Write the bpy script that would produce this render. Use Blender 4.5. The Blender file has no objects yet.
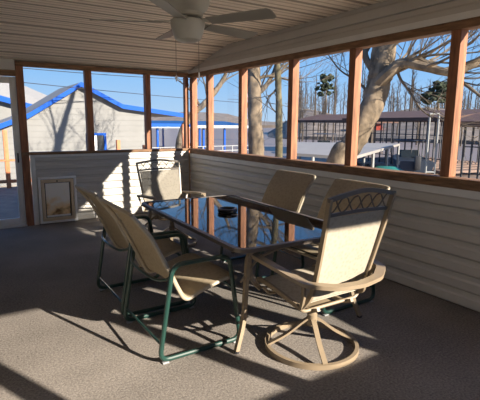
import bpy, bmesh, math, random
from mathutils import Vector, Matrix, Quaternion, noise
random.seed(7)
YF0 = -8.0
PI = math.pi
sc = bpy.context.scene
COL = sc.collection

# ------------------------------------------------------------------ camera data
F = 445.0
Xc = Vector((0.842, -0.540, 0.007)); Yc = Vector((0.086, 0.147, 0.985))
RX = Vector((0.842, 0.086, -0.533)); RY = Vector((-0.540, 0.147, -0.829)); RZ = Vector((0.007, 0.985, 0.170))
CAM = Vector((-3.578, -7.243, 1.55))
def ray(px, py):
    c = Vector((px-240, 200-py, -F))
    return Vector((RX.dot(c), RY.dot(c), RZ.dot(c)))/F
def AY(px, py, y):
    d = ray(px, py); return CAM + d*((y-CAM.y)/d.y)
def AT(px, py, t):
    return CAM + ray(px, py)*t

# ------------------------------------------------------------------ materials
MATS = {}
def nodes_of(name):
    m = bpy.data.materials.new(name); m.use_nodes = True
    nt = m.node_tree; b = nt.nodes['Principled BSDF']
    return m, nt, b
def mat(name, col, rough=.6, metal=0., var=.12, scale=8., bump=0., bscale=60., stretch=None, spec=.5, coat=0.):
    m, nt, b = nodes_of(name)
    N = nt.nodes; L = nt.links
    tc = N.new('ShaderNodeTexCoord'); mp = N.new('ShaderNodeMapping')
    L.new(tc.outputs['Object'], mp.inputs['Vector'])
    if stretch: mp.inputs['Scale'].default_value = stretch
    nz = N.new('ShaderNodeTexNoise'); nz.inputs['Scale'].default_value = scale; nz.inputs['Detail'].default_value = 5
    L.new(mp.outputs['Vector'], nz.inputs['Vector'])
    cr = N.new('ShaderNodeValToRGB')
    cr.color_ramp.elements[0].position = .3; cr.color_ramp.elements[1].position = .7
    cr.color_ramp.elements[0].color = (*[c*(1-var) for c in col], 1)
    cr.color_ramp.elements[1].color = (*[min(1, c*(1+var)) for c in col], 1)
    L.new(nz.outputs['Fac'], cr.inputs['Fac']); L.new(cr.outputs['Color'], b.inputs['Base Color'])
    b.inputs['Roughness'].default_value = rough; b.inputs['Metallic'].default_value = metal
    b.inputs['Specular IOR Level'].default_value = spec
    b.inputs['Coat Weight'].default_value = coat
    if bump:
        n2 = N.new('ShaderNodeTexNoise'); n2.inputs['Scale'].default_value = bscale; n2.inputs['Detail'].default_value = 3
        L.new(mp.outputs['Vector'], n2.inputs['Vector'])
        bp = N.new('ShaderNodeBump'); bp.inputs['Strength'].default_value = bump; bp.inputs['Distance'].default_value = .01
        L.new(n2.outputs['Fac'], bp.inputs['Height']); L.new(bp.outputs['Normal'], b.inputs['Normal'])
    MATS[name] = m
    return m
siding = mat('siding', (.58, .555, .51), .5, var=.04, scale=3)
whitetrim = mat('white_trim', (.78, .77, .74), .5, var=.04)
wood = mat('stained_wood', (.30, .125, .06), .65, var=.35, scale=5, stretch=(6, 6, .8), bump=.2)
woodh = mat('stained_wood_rail', (.24, .13, .065), .65, var=.35, scale=5, stretch=(1.2, 1.2, 8), bump=.2)
tanwood = mat('tan_wood', (.42, .30, .17), .6, var=.15)
green = mat('green_metal', (.012, .046, .037), .32, var=.1, spec=.6, coat=.3)
bronze = mat('bronze_metal', (.27, .21, .14), .42, metal=0, var=.08, spec=.6)
bronze_d = mat('dark_bronze', (.12, .10, .085), .4, metal=0, var=.08, spec=.6)
cream = mat('cream_rail', (.40, .34, .25), .5, var=.08)
black = mat('black_ceramic', (.012, .012, .013), .3)
fanm = mat('fan_enamel', (.50, .49, .43), .4, var=.03)
bladem = mat('fan_blade', (.33, .32, .28), .5, var=.08, scale=4)
brass = mat('pull_chain', (.25, .23, .18), .4)
bark = mat('bark', (.155, .115, .075), .9, var=.6, scale=7, stretch=(1, 1, .5), bump=1, bscale=9)
bark_moss = mat('mossy_bark', (.12, .10, .055), .9, var=.4, scale=6, stretch=(1, 1, .35), bump=.8, bscale=14)
twig = mat('twig', (.11, .085, .06), .9, var=.2)
twig_far = mat('far_twigs', (.075, .058, .045), .9, var=.2, scale=1)
pineg = mat('pine_needles', (.028, .038, .018), .9, var=.5, scale=2)
housew = mat('house_siding', (.20, .197, .19), .7, var=.06, scale=2)
blue = mat('blue_paint', (.003, .075, .40), .6, var=.06, spec=.2)
blueroof = mat('blue_roof', (.01, .07, .22), .6, var=.06, spec=.2)
shingle = mat('pale_shingles', (.27, .26, .25), .9, var=.15, scale=14)
palemetal = mat('pale_metal_roof', (.26, .24, .22), .6, var=.08, scale=1)
brownroof = mat('brown_roof', (.085, .042, .03), .8, var=.2, scale=2)
steel = mat('dark_steel', (.03, .03, .035), .6)
lightpost = mat('pale_steel', (.25, .25, .24), .5)
redp = mat('red_paint', (.45, .07, .04), .7)
teal = mat('teal_cover', (.015, .15, .12), .6)
boatw = mat('boat_white', (.34, .35, .36), .4)
boatb = mat('boat_dark', (.03, .04, .06), .4)
dockwood = mat('dock_boards', (.21, .14, .11), .8, var=.2, scale=3)
railw = mat('orange_rail_wood', (.48, .17, .07), .7, var=.2, stretch=(4, 4, 1))
glassdk = mat('dark_window_glass', (.02, .025, .03), .08)
beige = mat('beige_plastic', (.72, .57, .38), .5, var=.1)
white_pl = mat('white_plastic', (.93, .92, .9), .45, var=.04)
bead = mat('brown_stain', (.10, .07, .04), .5)

# carpet
m, nt, b = nodes_of('carpet'); N = nt.nodes; L = nt.links
tc = N.new('ShaderNodeTexCoord')
n1 = N.new('ShaderNodeTexNoise'); n1.inputs['Scale'].default_value = 70; n1.inputs['Detail'].default_value = 6; n1.inputs['Roughness'].default_value = .7
n2 = N.new('ShaderNodeTexNoise'); n2.inputs['Scale'].default_value = 1.4; n2.inputs['Detail'].default_value = 3
mx = N.new('ShaderNodeMath'); mx.operation = 'MULTIPLY_ADD'; mx.inputs[1].default_value = .35
L.new(tc.outputs['Object'], n1.inputs['Vector']); L.new(tc.outputs['Object'], n2.inputs['Vector'])
L.new(n2.outputs['Fac'], mx.inputs[0]); L.new(n1.outputs['Fac'], mx.inputs[2])
cr = N.new('ShaderNodeValToRGB'); cr.color_ramp.elements[0].position = .40; cr.color_ramp.elements[1].position = .95
cr.color_ramp.elements[0].color = (.065, .058, .053, 1); cr.color_ramp.elements[1].color = (.40, .36, .32, 1)
L.new(mx.outputs[0], cr.inputs['Fac']); L.new(cr.outputs['Color'], b.inputs['Base Color'])
b.inputs['Roughness'].default_value = .95; b.inputs['Specular IOR Level'].default_value = .15
bp = N.new('ShaderNodeBump'); bp.inputs['Strength'].default_value = .7; bp.inputs['Distance'].default_value = .006
L.new(n1.outputs['Fac'], bp.inputs['Height']); L.new(bp.outputs['Normal'], b.inputs['Normal'])
carpet = m

# ceiling panels: groove shade painted into the colour as darker stripes along x
m, nt, b = nodes_of('ceiling_panels'); N = nt.nodes; L = nt.links
tc = N.new('ShaderNodeTexCoord'); sp = N.new('ShaderNodeSeparateXYZ'); L.new(tc.outputs['Object'], sp.inputs[0])
nz = N.new('ShaderNodeTexNoise'); nz.inputs['Scale'].default_value = 30; L.new(tc.outputs['Object'], nz.inputs['Vector'])
bp = N.new('ShaderNodeBump'); bp.inputs['Strength'].default_value = .15; bp.inputs['Distance'].default_value = .002
L.new(nz.outputs['Fac'], bp.inputs['Height']); L.new(bp.outputs['Normal'], b.inputs['Normal'])
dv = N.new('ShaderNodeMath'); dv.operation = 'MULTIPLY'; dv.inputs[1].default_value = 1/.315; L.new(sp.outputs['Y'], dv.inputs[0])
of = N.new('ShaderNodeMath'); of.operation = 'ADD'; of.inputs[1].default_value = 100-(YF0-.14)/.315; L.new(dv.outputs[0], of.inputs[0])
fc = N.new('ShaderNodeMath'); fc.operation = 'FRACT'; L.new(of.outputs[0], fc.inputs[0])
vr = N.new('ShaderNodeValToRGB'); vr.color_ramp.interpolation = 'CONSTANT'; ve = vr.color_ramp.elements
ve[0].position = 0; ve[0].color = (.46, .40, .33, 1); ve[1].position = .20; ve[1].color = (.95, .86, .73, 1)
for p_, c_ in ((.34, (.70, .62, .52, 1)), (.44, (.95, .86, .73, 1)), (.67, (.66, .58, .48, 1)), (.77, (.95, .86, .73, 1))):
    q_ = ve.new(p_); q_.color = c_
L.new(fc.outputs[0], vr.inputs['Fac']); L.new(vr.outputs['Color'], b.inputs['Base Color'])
YC = 0; b.inputs['Roughness'].default_value = .6
ceilm = m

# woven sling fabric
def sling_mat(name, col, see=.06):
    m, nt, b = nodes_of(name); N = nt.nodes; L = nt.links
    tc = N.new('ShaderNodeTexCoord'); mp = N.new('ShaderNodeMapping'); L.new(tc.outputs['Object'], mp.inputs['Vector'])
    mp.inputs['Rotation'].default_value = (0, 0, 0)
    vo = N.new('ShaderNodeTexVoronoi'); vo.inputs['Scale'].default_value = 38; L.new(mp.outputs['Vector'], vo.inputs['Vector'])
    nz = N.new('ShaderNodeTexNoise'); nz.inputs['Scale'].default_value = 160; L.new(mp.outputs['Vector'], nz.inputs['Vector'])
    cr = N.new('ShaderNodeValToRGB')
    cr.color_ramp.elements[0].color = (*[c*.86 for c in col], 1); cr.color_ramp.elements[1].color = (*[c*1.1 for c in col], 1)
    cr.color_ramp.elements[1].position = .6
    L.new(vo.outputs['Distance'], cr.inputs['Fac']); L.new(cr.outputs['Color'], b.inputs['Base Color'])
    b.inputs['Roughness'].default_value = .75; b.inputs['Specular IOR Level'].default_value = .25
    bp = N.new('ShaderNodeBump'); bp.inputs['Strength'].default_value = .4; bp.inputs['Distance'].default_value = .003
    L.new(nz.outputs['Fac'], bp.inputs['Height']); L.new(bp.outputs['Normal'], b.inputs['Normal'])
    tl = N.new('ShaderNodeBsdfTranslucent'); tl.inputs['Color'].default_value = (col[0]*.9, col[1]*.8, col[2]*.6, 1)
    ms = N.new('ShaderNodeMixShader'); ms.inputs[0].default_value = .14
    L.new(b.outputs[0], ms.inputs[1]); L.new(tl.outputs[0], ms.inputs[2])
    tp = N.new('ShaderNodeBsdfTransparent'); m2 = N.new('ShaderNodeMixShader'); m2.inputs[0].default_value = see
    L.new(ms.outputs[0], m2.inputs[1]); L.new(tp.outputs[0], m2.inputs[2])
    L.new(m2.outputs[0], N['Material Output'].inputs['Surface'])
    return m
sling = sling_mat('tan_sling', (.45, .37, .255))
sling3 = sling_mat('grey_mesh_sling', (.34, .31, .26), .28)
sling2 = sling_mat('cream_sling', (.46, .41, .325))

def glass_mat(name, tint, ior, rough=0., extra=0.):
    m, nt, b = nodes_of(name); N = nt.nodes; L = nt.links; N.remove(b)
    r0 = ((ior-1)/(ior+1))**2+extra
    fr = N.new('ShaderNodeLayerWeight'); fr.inputs['Blend'].default_value = .5
    pw = N.new('ShaderNodeMath'); pw.operation = 'POWER'; pw.inputs[1].default_value = 5; L.new(fr.outputs['Facing'], pw.inputs[0])
    ad = N.new('ShaderNodeMath'); ad.operation = 'MULTIPLY_ADD'; ad.inputs[1].default_value = 1-r0; ad.inputs[2].default_value = r0; ad.use_clamp = True
    L.new(pw.outputs[0], ad.inputs[0])
    tp = N.new('ShaderNodeBsdfTransparent'); tp.inputs['Color'].default_value = (*tint, 1)
    gl = N.new('ShaderNodeBsdfGlossy'); gl.inputs['Roughness'].default_value = rough
    ms = N.new('ShaderNodeMixShader'); L.new(ad.outputs[0], ms.inputs[0]); L.new(tp.outputs[0], ms.inputs[1]); L.new(gl.outputs[0], ms.inputs[2])
    L.new(ms.outputs[0], N['Material Output'].inputs['Surface'])
    return m
tableglass = glass_mat('smoked_table_glass', (.30, .27, .24), 1.75, .03, .05)
pane = glass_mat('window_pane', (.97, .98, .98), 1.12)

# flap: yellowed vinyl with a brown stain of its own
m, nt, b = nodes_of('yellowed_flap'); N = nt.nodes; L = nt.links
tc = N.new('ShaderNodeTexCoord'); nz = N.new('ShaderNodeTexNoise'); nz.inputs['Scale'].default_value = 7; nz.inputs['Detail'].default_value = 4
L.new(tc.outputs['Object'], nz.inputs['Vector'])
sp = N.new('ShaderNodeSeparateXYZ'); L.new(tc.outputs['Object'], sp.inputs[0])
ad = N.new('ShaderNodeMath'); ad.operation = 'MULTIPLY_ADD'; ad.inputs[1].default_value = 1.1; L.new(sp.outputs['Z'], ad.inputs[0]); L.new(nz.outputs['Fac'], ad.inputs[2])
cr = N.new('ShaderNodeValToRGB'); e = cr.color_ramp.elements
e[0].position = .58; e[0].color = (.24, .12, .04, 1); e[1].position = 1.0; e[1].color = (.95, .90, .80, 1)
q = e.new(.75); q.color = (.90, .66, .34, 1)
L.new(ad.outputs[0], cr.inputs['Fac']); L.new(cr.outputs['Color'], b.inputs['Base Color']); b.inputs['Roughness'].default_value = .35
flapm = m

# water
m, nt, b = nodes_of('lake_water'); N = nt.nodes; L = nt.links
nz = N.new('ShaderNodeTexNoise'); nz.inputs['Scale'].default_value = 1.3; nz.inputs['Detail'].default_value = 4
tc = N.new('ShaderNodeTexCoord'); L.new(tc.outputs['Object'], nz.inputs['Vector'])
bp = N.new('ShaderNodeBump'); bp.inputs['Strength'].default_value = .5; bp.inputs['Distance'].default_value = .15
L.new(nz.outputs['Fac'], bp.inputs['Height']); L.new(bp.outputs['Normal'], b.inputs['Normal'])
b.inputs['Base Color'].default_value = (.21, .165, .14, 1); b.inputs['Roughness'].default_value = .4; b.inputs['Specular IOR Level'].default_value = .12
water = m
groundm = mat('ground_leaves', (.40, .33, .25), .95, var=.3, scale=1.2, bump=.3, bscale=5)
hillm = mat('wooded_hill', (.16, .13, .11), 1., var=.35, scale=.25, bump=.5, bscale=.5, stretch=(1, 1, .3))

# ------------------------------------------------------------------ mesh helpers
def link(name, bm, m, parent=None, smooth=True):
    me = bpy.data.meshes.new(name)
    bmesh.ops.recalc_face_normals(bm, faces=bm.faces)
    bm.to_mesh(me); bm.free()
    me.materials.append(m)
    o = bpy.data.objects.new(name, me); COL.objects.link(o)
    if parent: o.parent = parent
    if smooth:
        for p in me.polygons: p.use_smooth = True
        try: me.set_sharp_from_angle(angle=math.radians(35))
        except Exception: pass
    return o
def empty(name, label, cat, loc=(0, 0, 0), rz=0., group=None):
    o = bpy.data.objects.new(name, None); COL.objects.link(o); o.empty_display_size = .1
    o.location = loc; o.rotation_euler = (0, 0, rz); o['label'] = label; o['category'] = cat
    if group: o['group'] = group
    return o
def tag(o, label, cat, group=None, kind=None):
    o['label'] = label; o['category'] = cat
    if group: o['group'] = group
    if kind: o['kind'] = kind
    return o
def structure(name, bm, m, parent=None, smooth=True):
    o = link(name, bm, m, parent, smooth)
    if not parent: o['kind'] = 'structure'
    return o
def NB(): return bmesh.new()
def box(bm, a, b, bev=0.):
    x0, y0, z0 = [min(a[i], b[i]) for i in range(3)]; x1, y1, z1 = [max(a[i], b[i]) for i in range(3)]
    r = bmesh.ops.create_cube(bm, size=1)
    for v in r['verts']:
        v.co = Vector(((x0+x1)/2+v.co.x*(x1-x0), (y0+y1)/2+v.co.y*(y1-y0), (z0+z1)/2+v.co.z*(z1-z0)))
    if bev:
        es = list({e for v in r['verts'] for e in v.link_edges})
        bmesh.ops.bevel(bm, geom=es, offset=bev, segments=2, affect='EDGES', profile=.5)
    return bm
def fillet(pts, r, n=5, closed=False):
    pts = [Vector(p) for p in pts]; out = []; N_ = len(pts)
    for i, p in enumerate(pts):
        if not closed and i in (0, N_-1): out.append(p); continue
        a = pts[(i-1) % N_]; c = pts[(i+1) % N_]
        d1 = (a-p); d2 = (c-p); rr = min(r, d1.length*.48, d2.length*.48)
        s = p+d1.normalized()*rr; e_ = p+d2.normalized()*rr
        for k in range(n+1):
            t = k/n; out.append((1-t)**2*s+2*t*(1-t)*p+t*t*e_)
    return out
def smooth_path(pts, n=6):
    pts = [Vector(p) for p in pts]; P = [pts[0]*2-pts[1]]+pts+[pts[-1]*2-pts[-2]]; out = []
    for i in range(1, len(P)-2):
        for k in range(n):
            t = k/n; a, b_, c, d = P[i-1], P[i], P[i+1], P[i+2]
            out.append(.5*((2*b_)+(-a+c)*t+(2*a-5*b_+4*c-d)*t*t+(-a+3*b_-3*c+d)*t**3))
    out.append(pts[-1]); return out
def sweep(bm, pts, r, seg=8, closed=False, flat=None, up=None):
    """tube (radius r or list) or flat bar (flat=(half width along 'up', half thickness)) along a path"""
    pts = [Vector(p) for p in pts]; n = len(pts)
    T = []
    for i in range(n):
        a = pts[(i-1) % n] if (closed or i > 0) else pts[i]; c = pts[(i+1) % n] if (closed or i < n-1) else pts[i]
        t = (c-a); T.append(t.normalized() if t.length > 1e-9 else Vector((0, 0, 1)))
    if up is None:
        u = Vector((0, 0, 1)) if abs(T[0].z) < .9 else Vector((1, 0, 0))
    else: u = Vector(up)
    u = (u-T[0]*u.dot(T[0])).normalized(); rings = []
    for i in range(n):
        if up is not None: u = Vector(up)
        u = (u-T[i]*u.dot(T[i])); u.normalize(); v = T[i].cross(u)
        if flat:
            w, h = flat; ring = [bm.verts.new(pts[i]+u*a+v*b_) for a, b_ in ((w, h), (-w, h), (-w, -h), (w, -h))]
        else:
            rr = r[i] if isinstance(r, (list, tuple)) else r
            ring = [bm.verts.new(pts[i]+(u*math.cos(2*PI*k/seg)+v*math.sin(2*PI*k/seg))*rr) for k in range(seg)]
        rings.append(ring)
    s = len(rings[0])
    for i in range(n if closed else n-1):
        A, B = rings[i], rings[(i+1) % n]
        for k in range(s):
            bm.faces.new((A[k], A[(k+1) % s], B[(k+1) % s], B[k]))
    if not closed:
        bm.faces.new(rings[0]); bm.faces.new(rings[-1])
    return bm
def cyl(bm, a, b, r, seg=12): return sweep(bm, [a, b], r, seg)
def lathe(bm, prof, c=(0, 0, 0), seg=28):
    c = Vector(c); rings = []
    for r, z in prof:
        rings.append([bm.verts.new(c+Vector((r*math.cos(2*PI*k/seg), r*math.sin(2*PI*k/seg), z))) for k in range(seg)])
    for i in range(len(prof)-1):
        for k in range(seg):
            bm.faces.new((rings[i][k], rings[i][(k+1) % seg], rings[i+1][(k+1) % seg], rings[i+1][k]))
    bm.faces.new(rings[0]); bm.faces.new(rings[-1]); return bm
def prism(bm, poly, d):
    """closed polygon (list of Vectors) extruded by vector d"""
    a = [bm.verts.new(Vector(p)) for p in poly]; b_ = [bm.verts.new(Vector(p)+Vector(d)) for p in poly]; n = len(a)
    bm.faces.new(a); bm.faces.new(list(reversed(b_)))
    for i in range(n): bm.faces.new((a[i], a[(i+1) % n], b_[(i+1) % n], b_[i]))
    return bm
def ribbon(bm, prof, w, th=.006, sag=.012, nw=6, taper=(1, 1)):
    """prof: (x,z) path, spans y -w..w; two skins"""
    P = smooth_path([(x, 0, z) for x, z in prof], 5); n = len(P); lay = []
    for s in (0, 1):
        g = []
        for i, p in enumerate(P):
            a = P[max(0, i-1)]; c = P[min(n-1, i+1)]; t = (c-a).normalized(); nn = Vector((t.z, 0, -t.x))
            row = []
            for k in range(nw+1):
                y = -1+2*k/nw; d = sag*(1-y*y)*min(1, 4*i/n, 4*(n-1-i)/n+.15)
                row.append(bm.verts.new(p+Vector((0, y*w*(taper[0]+(taper[1]-taper[0])*i/(n-1)), 0))+nn*(s*th+d)))
            g.append(row)
        lay.append(g)
    for g in lay:
        for i in range(n-1):
            for k in range(nw): bm.faces.new((g[i][k], g[i][k+1], g[i+1][k+1], g[i+1][k]))
    for i in range(n-1):
        for k in (0, nw): bm.faces.new((lay[0][i][k], lay[0][i+1][k], lay[1][i+1][k], lay[1][i][k]))
    for k in range(nw):
        for i in (0, n-1): bm.faces.new((lay[0][i][k], lay[0][i][k+1], lay[1][i][k+1], lay[1][i][k]))
    return bm
def dup(root, loc, rz, label, group=None):
    r = root.copy(); COL.objects.link(r); r.location = loc; r.rotation_euler = (0, 0, rz); r['label'] = label
    if group: r['group'] = group
    for ch in list(root.children):
        c = ch.copy(); COL.objects.link(c); c.parent = r
        for g in list(ch.children):
            d = g.copy(); COL.objects.link(d); d.parent = c
    return r

# ------------------------------------------------------------------ room shell
XL, YF = -4.45, -8.0          # left wall, front wall (behind the camera)
SILL, HEAD, CEIL = 1.075, 2.32, 2.71
TH = .10
structure('floor', box(NB(), (XL-.1, YF-.12, -.12), (.12, .12, 0)), carpet)

# ceiling: flat with a strip sloping down to the back wall
bm = NB()
def cz(y): return CEIL if y < -1.3 else CEIL-(y+1.3)*.2153
pr = []; y = YF-.14; k = 0
while y < .14:
    g = .066 if k % 3 == 0 else .03; dp = .030 if k % 3 == 0 else .014; y2 = min(y+.105, .14)
    pr += [(y, cz(y)), (y+g*.42, cz(y)+dp), (y+g*.58, cz(y)+dp), (y+g, cz(y+g))]
    y = y2; k += 1
pr = [q for q in pr if q[0] <= .14]+[(.14, cz(.14)), (.14, 2.53), (-1.3, CEIL+.12), (YF-.14, CEIL+.12)]
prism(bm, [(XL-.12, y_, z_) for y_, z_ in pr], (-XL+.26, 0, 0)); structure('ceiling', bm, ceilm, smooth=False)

def lap_wall(bm, a, b, z0, z1, out, course=.118, th=.09):
    """horizontal lap siding from ground point a to b (xy); out = unit vector into the room"""
    a = Vector((*a, 0)); b = Vector((*b, 0)); out = Vector((*out, 0)).normalized()
    prof = [(-th, z0)]; z = z0
    while z < z1-1e-4:
        zt = min(z1, z+course); q = zt-z; prof += [(-.010, z), (-.010, z+.009), (.018, z+.012), (.022, z+.022), (.020, z+q*.62), (.006, z+q*.74), (.000, zt)]
        z = zt
    prof.append((-th, z1))
    prism(bm, [a+out*d+Vector((0, 0, zz)) for d, zz in prof], b-a)
    return bm
# back wall below and right wall below / above the windows
bm = NB(); lap_wall(bm, (-2.60, .016), (.0, .016), 0, SILL-.05, (0, -1)); structure('wall_back', bm, siding, smooth=False)
bm = NB(); lap_wall(bm, (.016, YF), (.016, .0), 0, SILL-.09, (-1, 0), .141); lap_wall(bm, (.016, YF), (.016, 0), HEAD+.075, CEIL, (-1, 0), .16)
structure('wall_right', bm, siding, smooth=False)
# back wall left of the door
bm = NB(); lap_wall(bm, (XL, .016), (-3.72, .016), 0, 2.4, (0, -1)); structure('wall_back_side', bm, siding, smooth=False)
bm = NB(); lap_wall(bm, (XL, 0.1), (XL, YF), 0, CEIL, (1, 0)); structure('wall_left', bm, siding, smooth=False)
SILLF, HEADF = 1.19, 2.17
bm = NB(); lap_wall(bm, (XL, YF), (.1, YF), 0, SILLF, (0, 1)); lap_wall(bm, (XL, YF), (.1, YF), HEADF, CEIL, (0, 1)); structure('wall_front', bm, siding, smooth=False)
tn = [0]
def trim(bm, m, smooth=False):
    tn[0] += 1; return structure('trim_%d' % tn[0], bm, m, smooth=smooth)
# back wall woodwork
trim(box(NB(), (-2.74, -.035, SILL-.012), (-.005, .10, SILL+.028), .004), woodh)
trim(box(NB(), (-2.60, -.010, SILL-.05), (-.02, .0, SILL-.012)), whitetrim)
trim(box(NB(), (-2.74, -.012, 2.335), (0, .11, 2.398), .004), woodh)
for x0, x1 in ((-2.735, -2.635), (-1.775, -1.675), (-.805, -.715)):
    trim(box(NB(), (x0, -.01, SILL+.028 if x0 > -2.7 else 0), (x1, .10, 2.335), .004), wood)
trim(box(NB(), (-2.63, -.012, .0), (-2.565, -.0, SILL-.012)), whitetrim)
# corner posts
trim(box(NB(), (-.07, .01, SILL+.03), (-.005, .10, 2.33), .004), wood)
trim(box(NB(), (.01, -.10, SILL+.03), (.11, .0, HEAD-.004), .004), wood)
trim(box(NB(), (-.028, -.028, 0), (-.004, -.004, SILL-.06), .003), tanwood)
# right wall woodwork
trim(box(NB(), (-.035, YF+.02, SILL-.012), (.11, -.04, SILL+.028), .004), woodh)
trim(box(NB(), (-.018, YF+.02, SILL-.06), (.0, -.03, SILL-.012)), woodh)
trim(box(NB(), (-.012, YF+.02, SILL-.125), (.0, -.03, SILL-.06)), whitetrim)
trim(box(NB(), (-.012, YF+.02, HEAD), (.11, -.0, HEAD+.07), .004), woodh)
trim(box(NB(), (-.022, YF+.02, HEAD+.07), (.0, -.02, HEAD+.125)), whitetrim)
bys = [-.66, -1.66, -2.81, -3.82, -4.96, -5.98, -6.98]
for y in bys: trim(box(NB(), (.0, y-.045, SILL+.028), (.10, y+.045, HEAD), .004), wood)
# front wall posts
for x in (-.77, -1.80, -2.81, -3.83):
    trim(box(NB(), (x-.06, YF-.1, SILLF), (x+.06, YF, HEADF)), wood)
trim(box(NB(), (-.04, YF-.1, SILLF), (.12, YF+.02, HEADF+.1)), wood)
# glazing
wn = [0]
def window(a, b):
    wn[0] += 1; structure('window_%d' % wn[0], box(NB(), a, b), pane, smooth=False)
xs = [-2.635, -1.775, -1.675, -.805, -.715, -.07]
for i in range(0, 6, 2): window((xs[i], .055, SILL+.028), (xs[i+1], .058, 2.335))
ys = [-.10]+[v for y in bys for v in (y+.045, y-.045)]+[YF+.02]
for i in range(0, len(ys), 2): window((.062, ys[i+1], SILL+.028), (.065, ys[i], HEAD))

# storm door in the back wall
dr = box(NB(), (-3.72, -.012, 2.19), (-2.735, .10, 2.27), .004); trim(dr, woodh)
trim(box(NB(), (-3.72, -.005, 2.27), (-2.74, .09, 2.42)), siding)
trim(box(NB(), (-3.80, -.012, 0), (-3.72, .10, 2.27), .004), wood)
bm = NB()
box(bm, (-2.825, .02, .02), (-2.74, .055, 2.18), .003); box(bm, (-3.715, .02, .02), (-3.63, .055, 2.18), .003)
box(bm, (-3.63, .02, 2.09), (-2.825, .055, 2.18), .003); box(bm, (-3.63, .02, .02), (-2.825, .055, .13), .003)
door = structure('door_1', bm, whitetrim)
link('door_pane', box(NB(), (-3.63, .035, .13), (-2.825, .039, 2.09)), pane, door)
bm = NB(); cyl(bm, (-2.79, .02, 1.02), (-2.79, -.03, 1.02), .008); box(bm, (-2.80, -.04, .96), (-2.78, -.028, 1.10), .003); link('door_handle', bm, steel, door)
trim(box(NB(), (-3.72, -.02, 0), (-2.735, .1, .018)), whitetrim)

# ------------------------------------------------------------------ pet door
pd = empty('pet_door', 'white framed pet door with yellowed stained flap, low in the siding by the door', 'pet door', (-2.275, -.012, 0))
def ring_frame(bm, x0, x1, z0, z1, w, y0, y1):
    box(bm, (x0, y0, z0), (x1, y1, z0+w), .003); box(bm, (x0, y0, z1-w), (x1, y1, z1), .003)
    box(bm, (x0, y0, z0+w), (x0+w, y1, z1-w), .003); box(bm, (x1-w, y0, z0+w), (x1, y1, z1-w), .003)
    return bm
link('outer_frame', ring_frame(NB(), -.275, .275, .012, .725, .035, -.035, 0), white_pl, pd)
link('backing_panel', box(NB(), (-.24, -.008, .047), (.24, -.002, .69)), steel, pd)
fr_ = link('inner_frame', ring_frame(NB(), -.236, .232, .050, .684, .046, -.045, -.008), beige, pd)
fl = link('flap', box(NB(), (-.176, -.026, .130), (.168, -.020, .628)), flapm, pd)
link('flap_bar', box(NB(), (-.176, -.032, .105), (.168, -.014, .135), .003), white_pl, fl)
bm = NB(); lathe(bm, [(.012, -.006), (.012, .006)], (-.01, 0, 0), 12)
bmesh.ops.rotate(bm, verts=bm.verts, matrix=Matrix.Rotation(PI/2, 3, 'X')); bmesh.ops.translate(bm, verts=bm.verts, vec=(0, -.050, .661)); link('latch', bm, black, fr_)

# ------------------------------------------------------------------ green loop chairs
def loop_chair(label, group):
    t = empty('sling_chair', label, 'chair', (0, 0, 0), 0, group)
    R_ = .0165
    for s in (-1, 1):
        y = .352*s
        lp = fillet([(-.31, y, R_+.006), (-.205, y, .655), (.215, y, .655), (.31, y, R_+.006)], .075, 6, True)
        fr = link('side_frame', sweep(NB(), lp, R_, 10, True), green, t)
        for x in (-.27, .27):
            link('floor_glide', box(NB(), (x-.022, y-.015, 0), (x+.022, y+.015, .010), .003), boatw, fr)
        # side rail carrying the sling
        rp = smooth_path([(.285, .322*s, .475), (.20, .322*s, .480), (.0, .322*s, .425), (-.07, .322*s, .395), (-.115, .322*s, .405), (-.15, .322*s, .46), (-.225, .322*s, .62), (-.335, .322*s, .84), (-.455, .322*s, 1.0)], 5)
        link('sling_rail', sweep(NB(), rp, .0135, 8), cream, t)
    link('sling', ribbon(NB(), [(.285, .482), (.20, .488), (.0, .433), (-.07, .405), (-.105, .415), (-.14, .47), (-.215, .63), (-.325, .85), (-.448, 1.005)], .318, .005, .018), sling, t)
    link('top_rail', sweep(NB(), smooth_path([(-.455, -.322, 1.0), (-.462, -.26, 1.008), (-.466, 0, 1.010), (-.462, .26, 1.008), (-.455, .322, 1.0)], 4), .0135, 8), cream, t)
    link('front_rail', sweep(NB(), fillet([(.285, -.322, .475), (.302, -.30, .462), (.302, .30, .462), (.285, .322, .475)], .02), .0135, 8), cream, t)
    link('back_bar', sweep(NB(), smooth_path([(-.205, -.345, .60), (-.235, -.33, .56), (-.27, -.24, .535), (-.285, -.1, .53), (-.285, .1, .53), (-.27, .24, .535), (-.235, .33, .56), (-.205, .345, .60)], 4), .010, 8), green, t)
    link('seat_bar', sweep(NB(), [(.26, -.345, .40), (.22, -.29, .44), (.22, .29, .44), (.26, .345, .40)], .010, 8), green, t)
    link('rear_stretcher', sweep(NB(), [(-.293, -.35, .13), (-.293, .35, .13)], .009, 8), green, t)
    return t
G = 'loop framed sling chairs along the table sides'
ch1 = loop_chair('green framed tan sling chair nearest the camera, left side of the table', G)
ch1.location = (-2.258, -4.37, 0)
dup(ch1, (-2.248, -3.565, 0), 0, 'green framed tan sling chair left of the table, behind the nearest one', G)
dup(ch1, (-.85, -3.43, 0), PI, 'tan sling chair across the table against the right wall, the farther one', G)
dup(ch1, (-.85, -4.38, 0), PI, 'tan sling chair by the right wall, behind the cream backed swivel chair', G)

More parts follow.
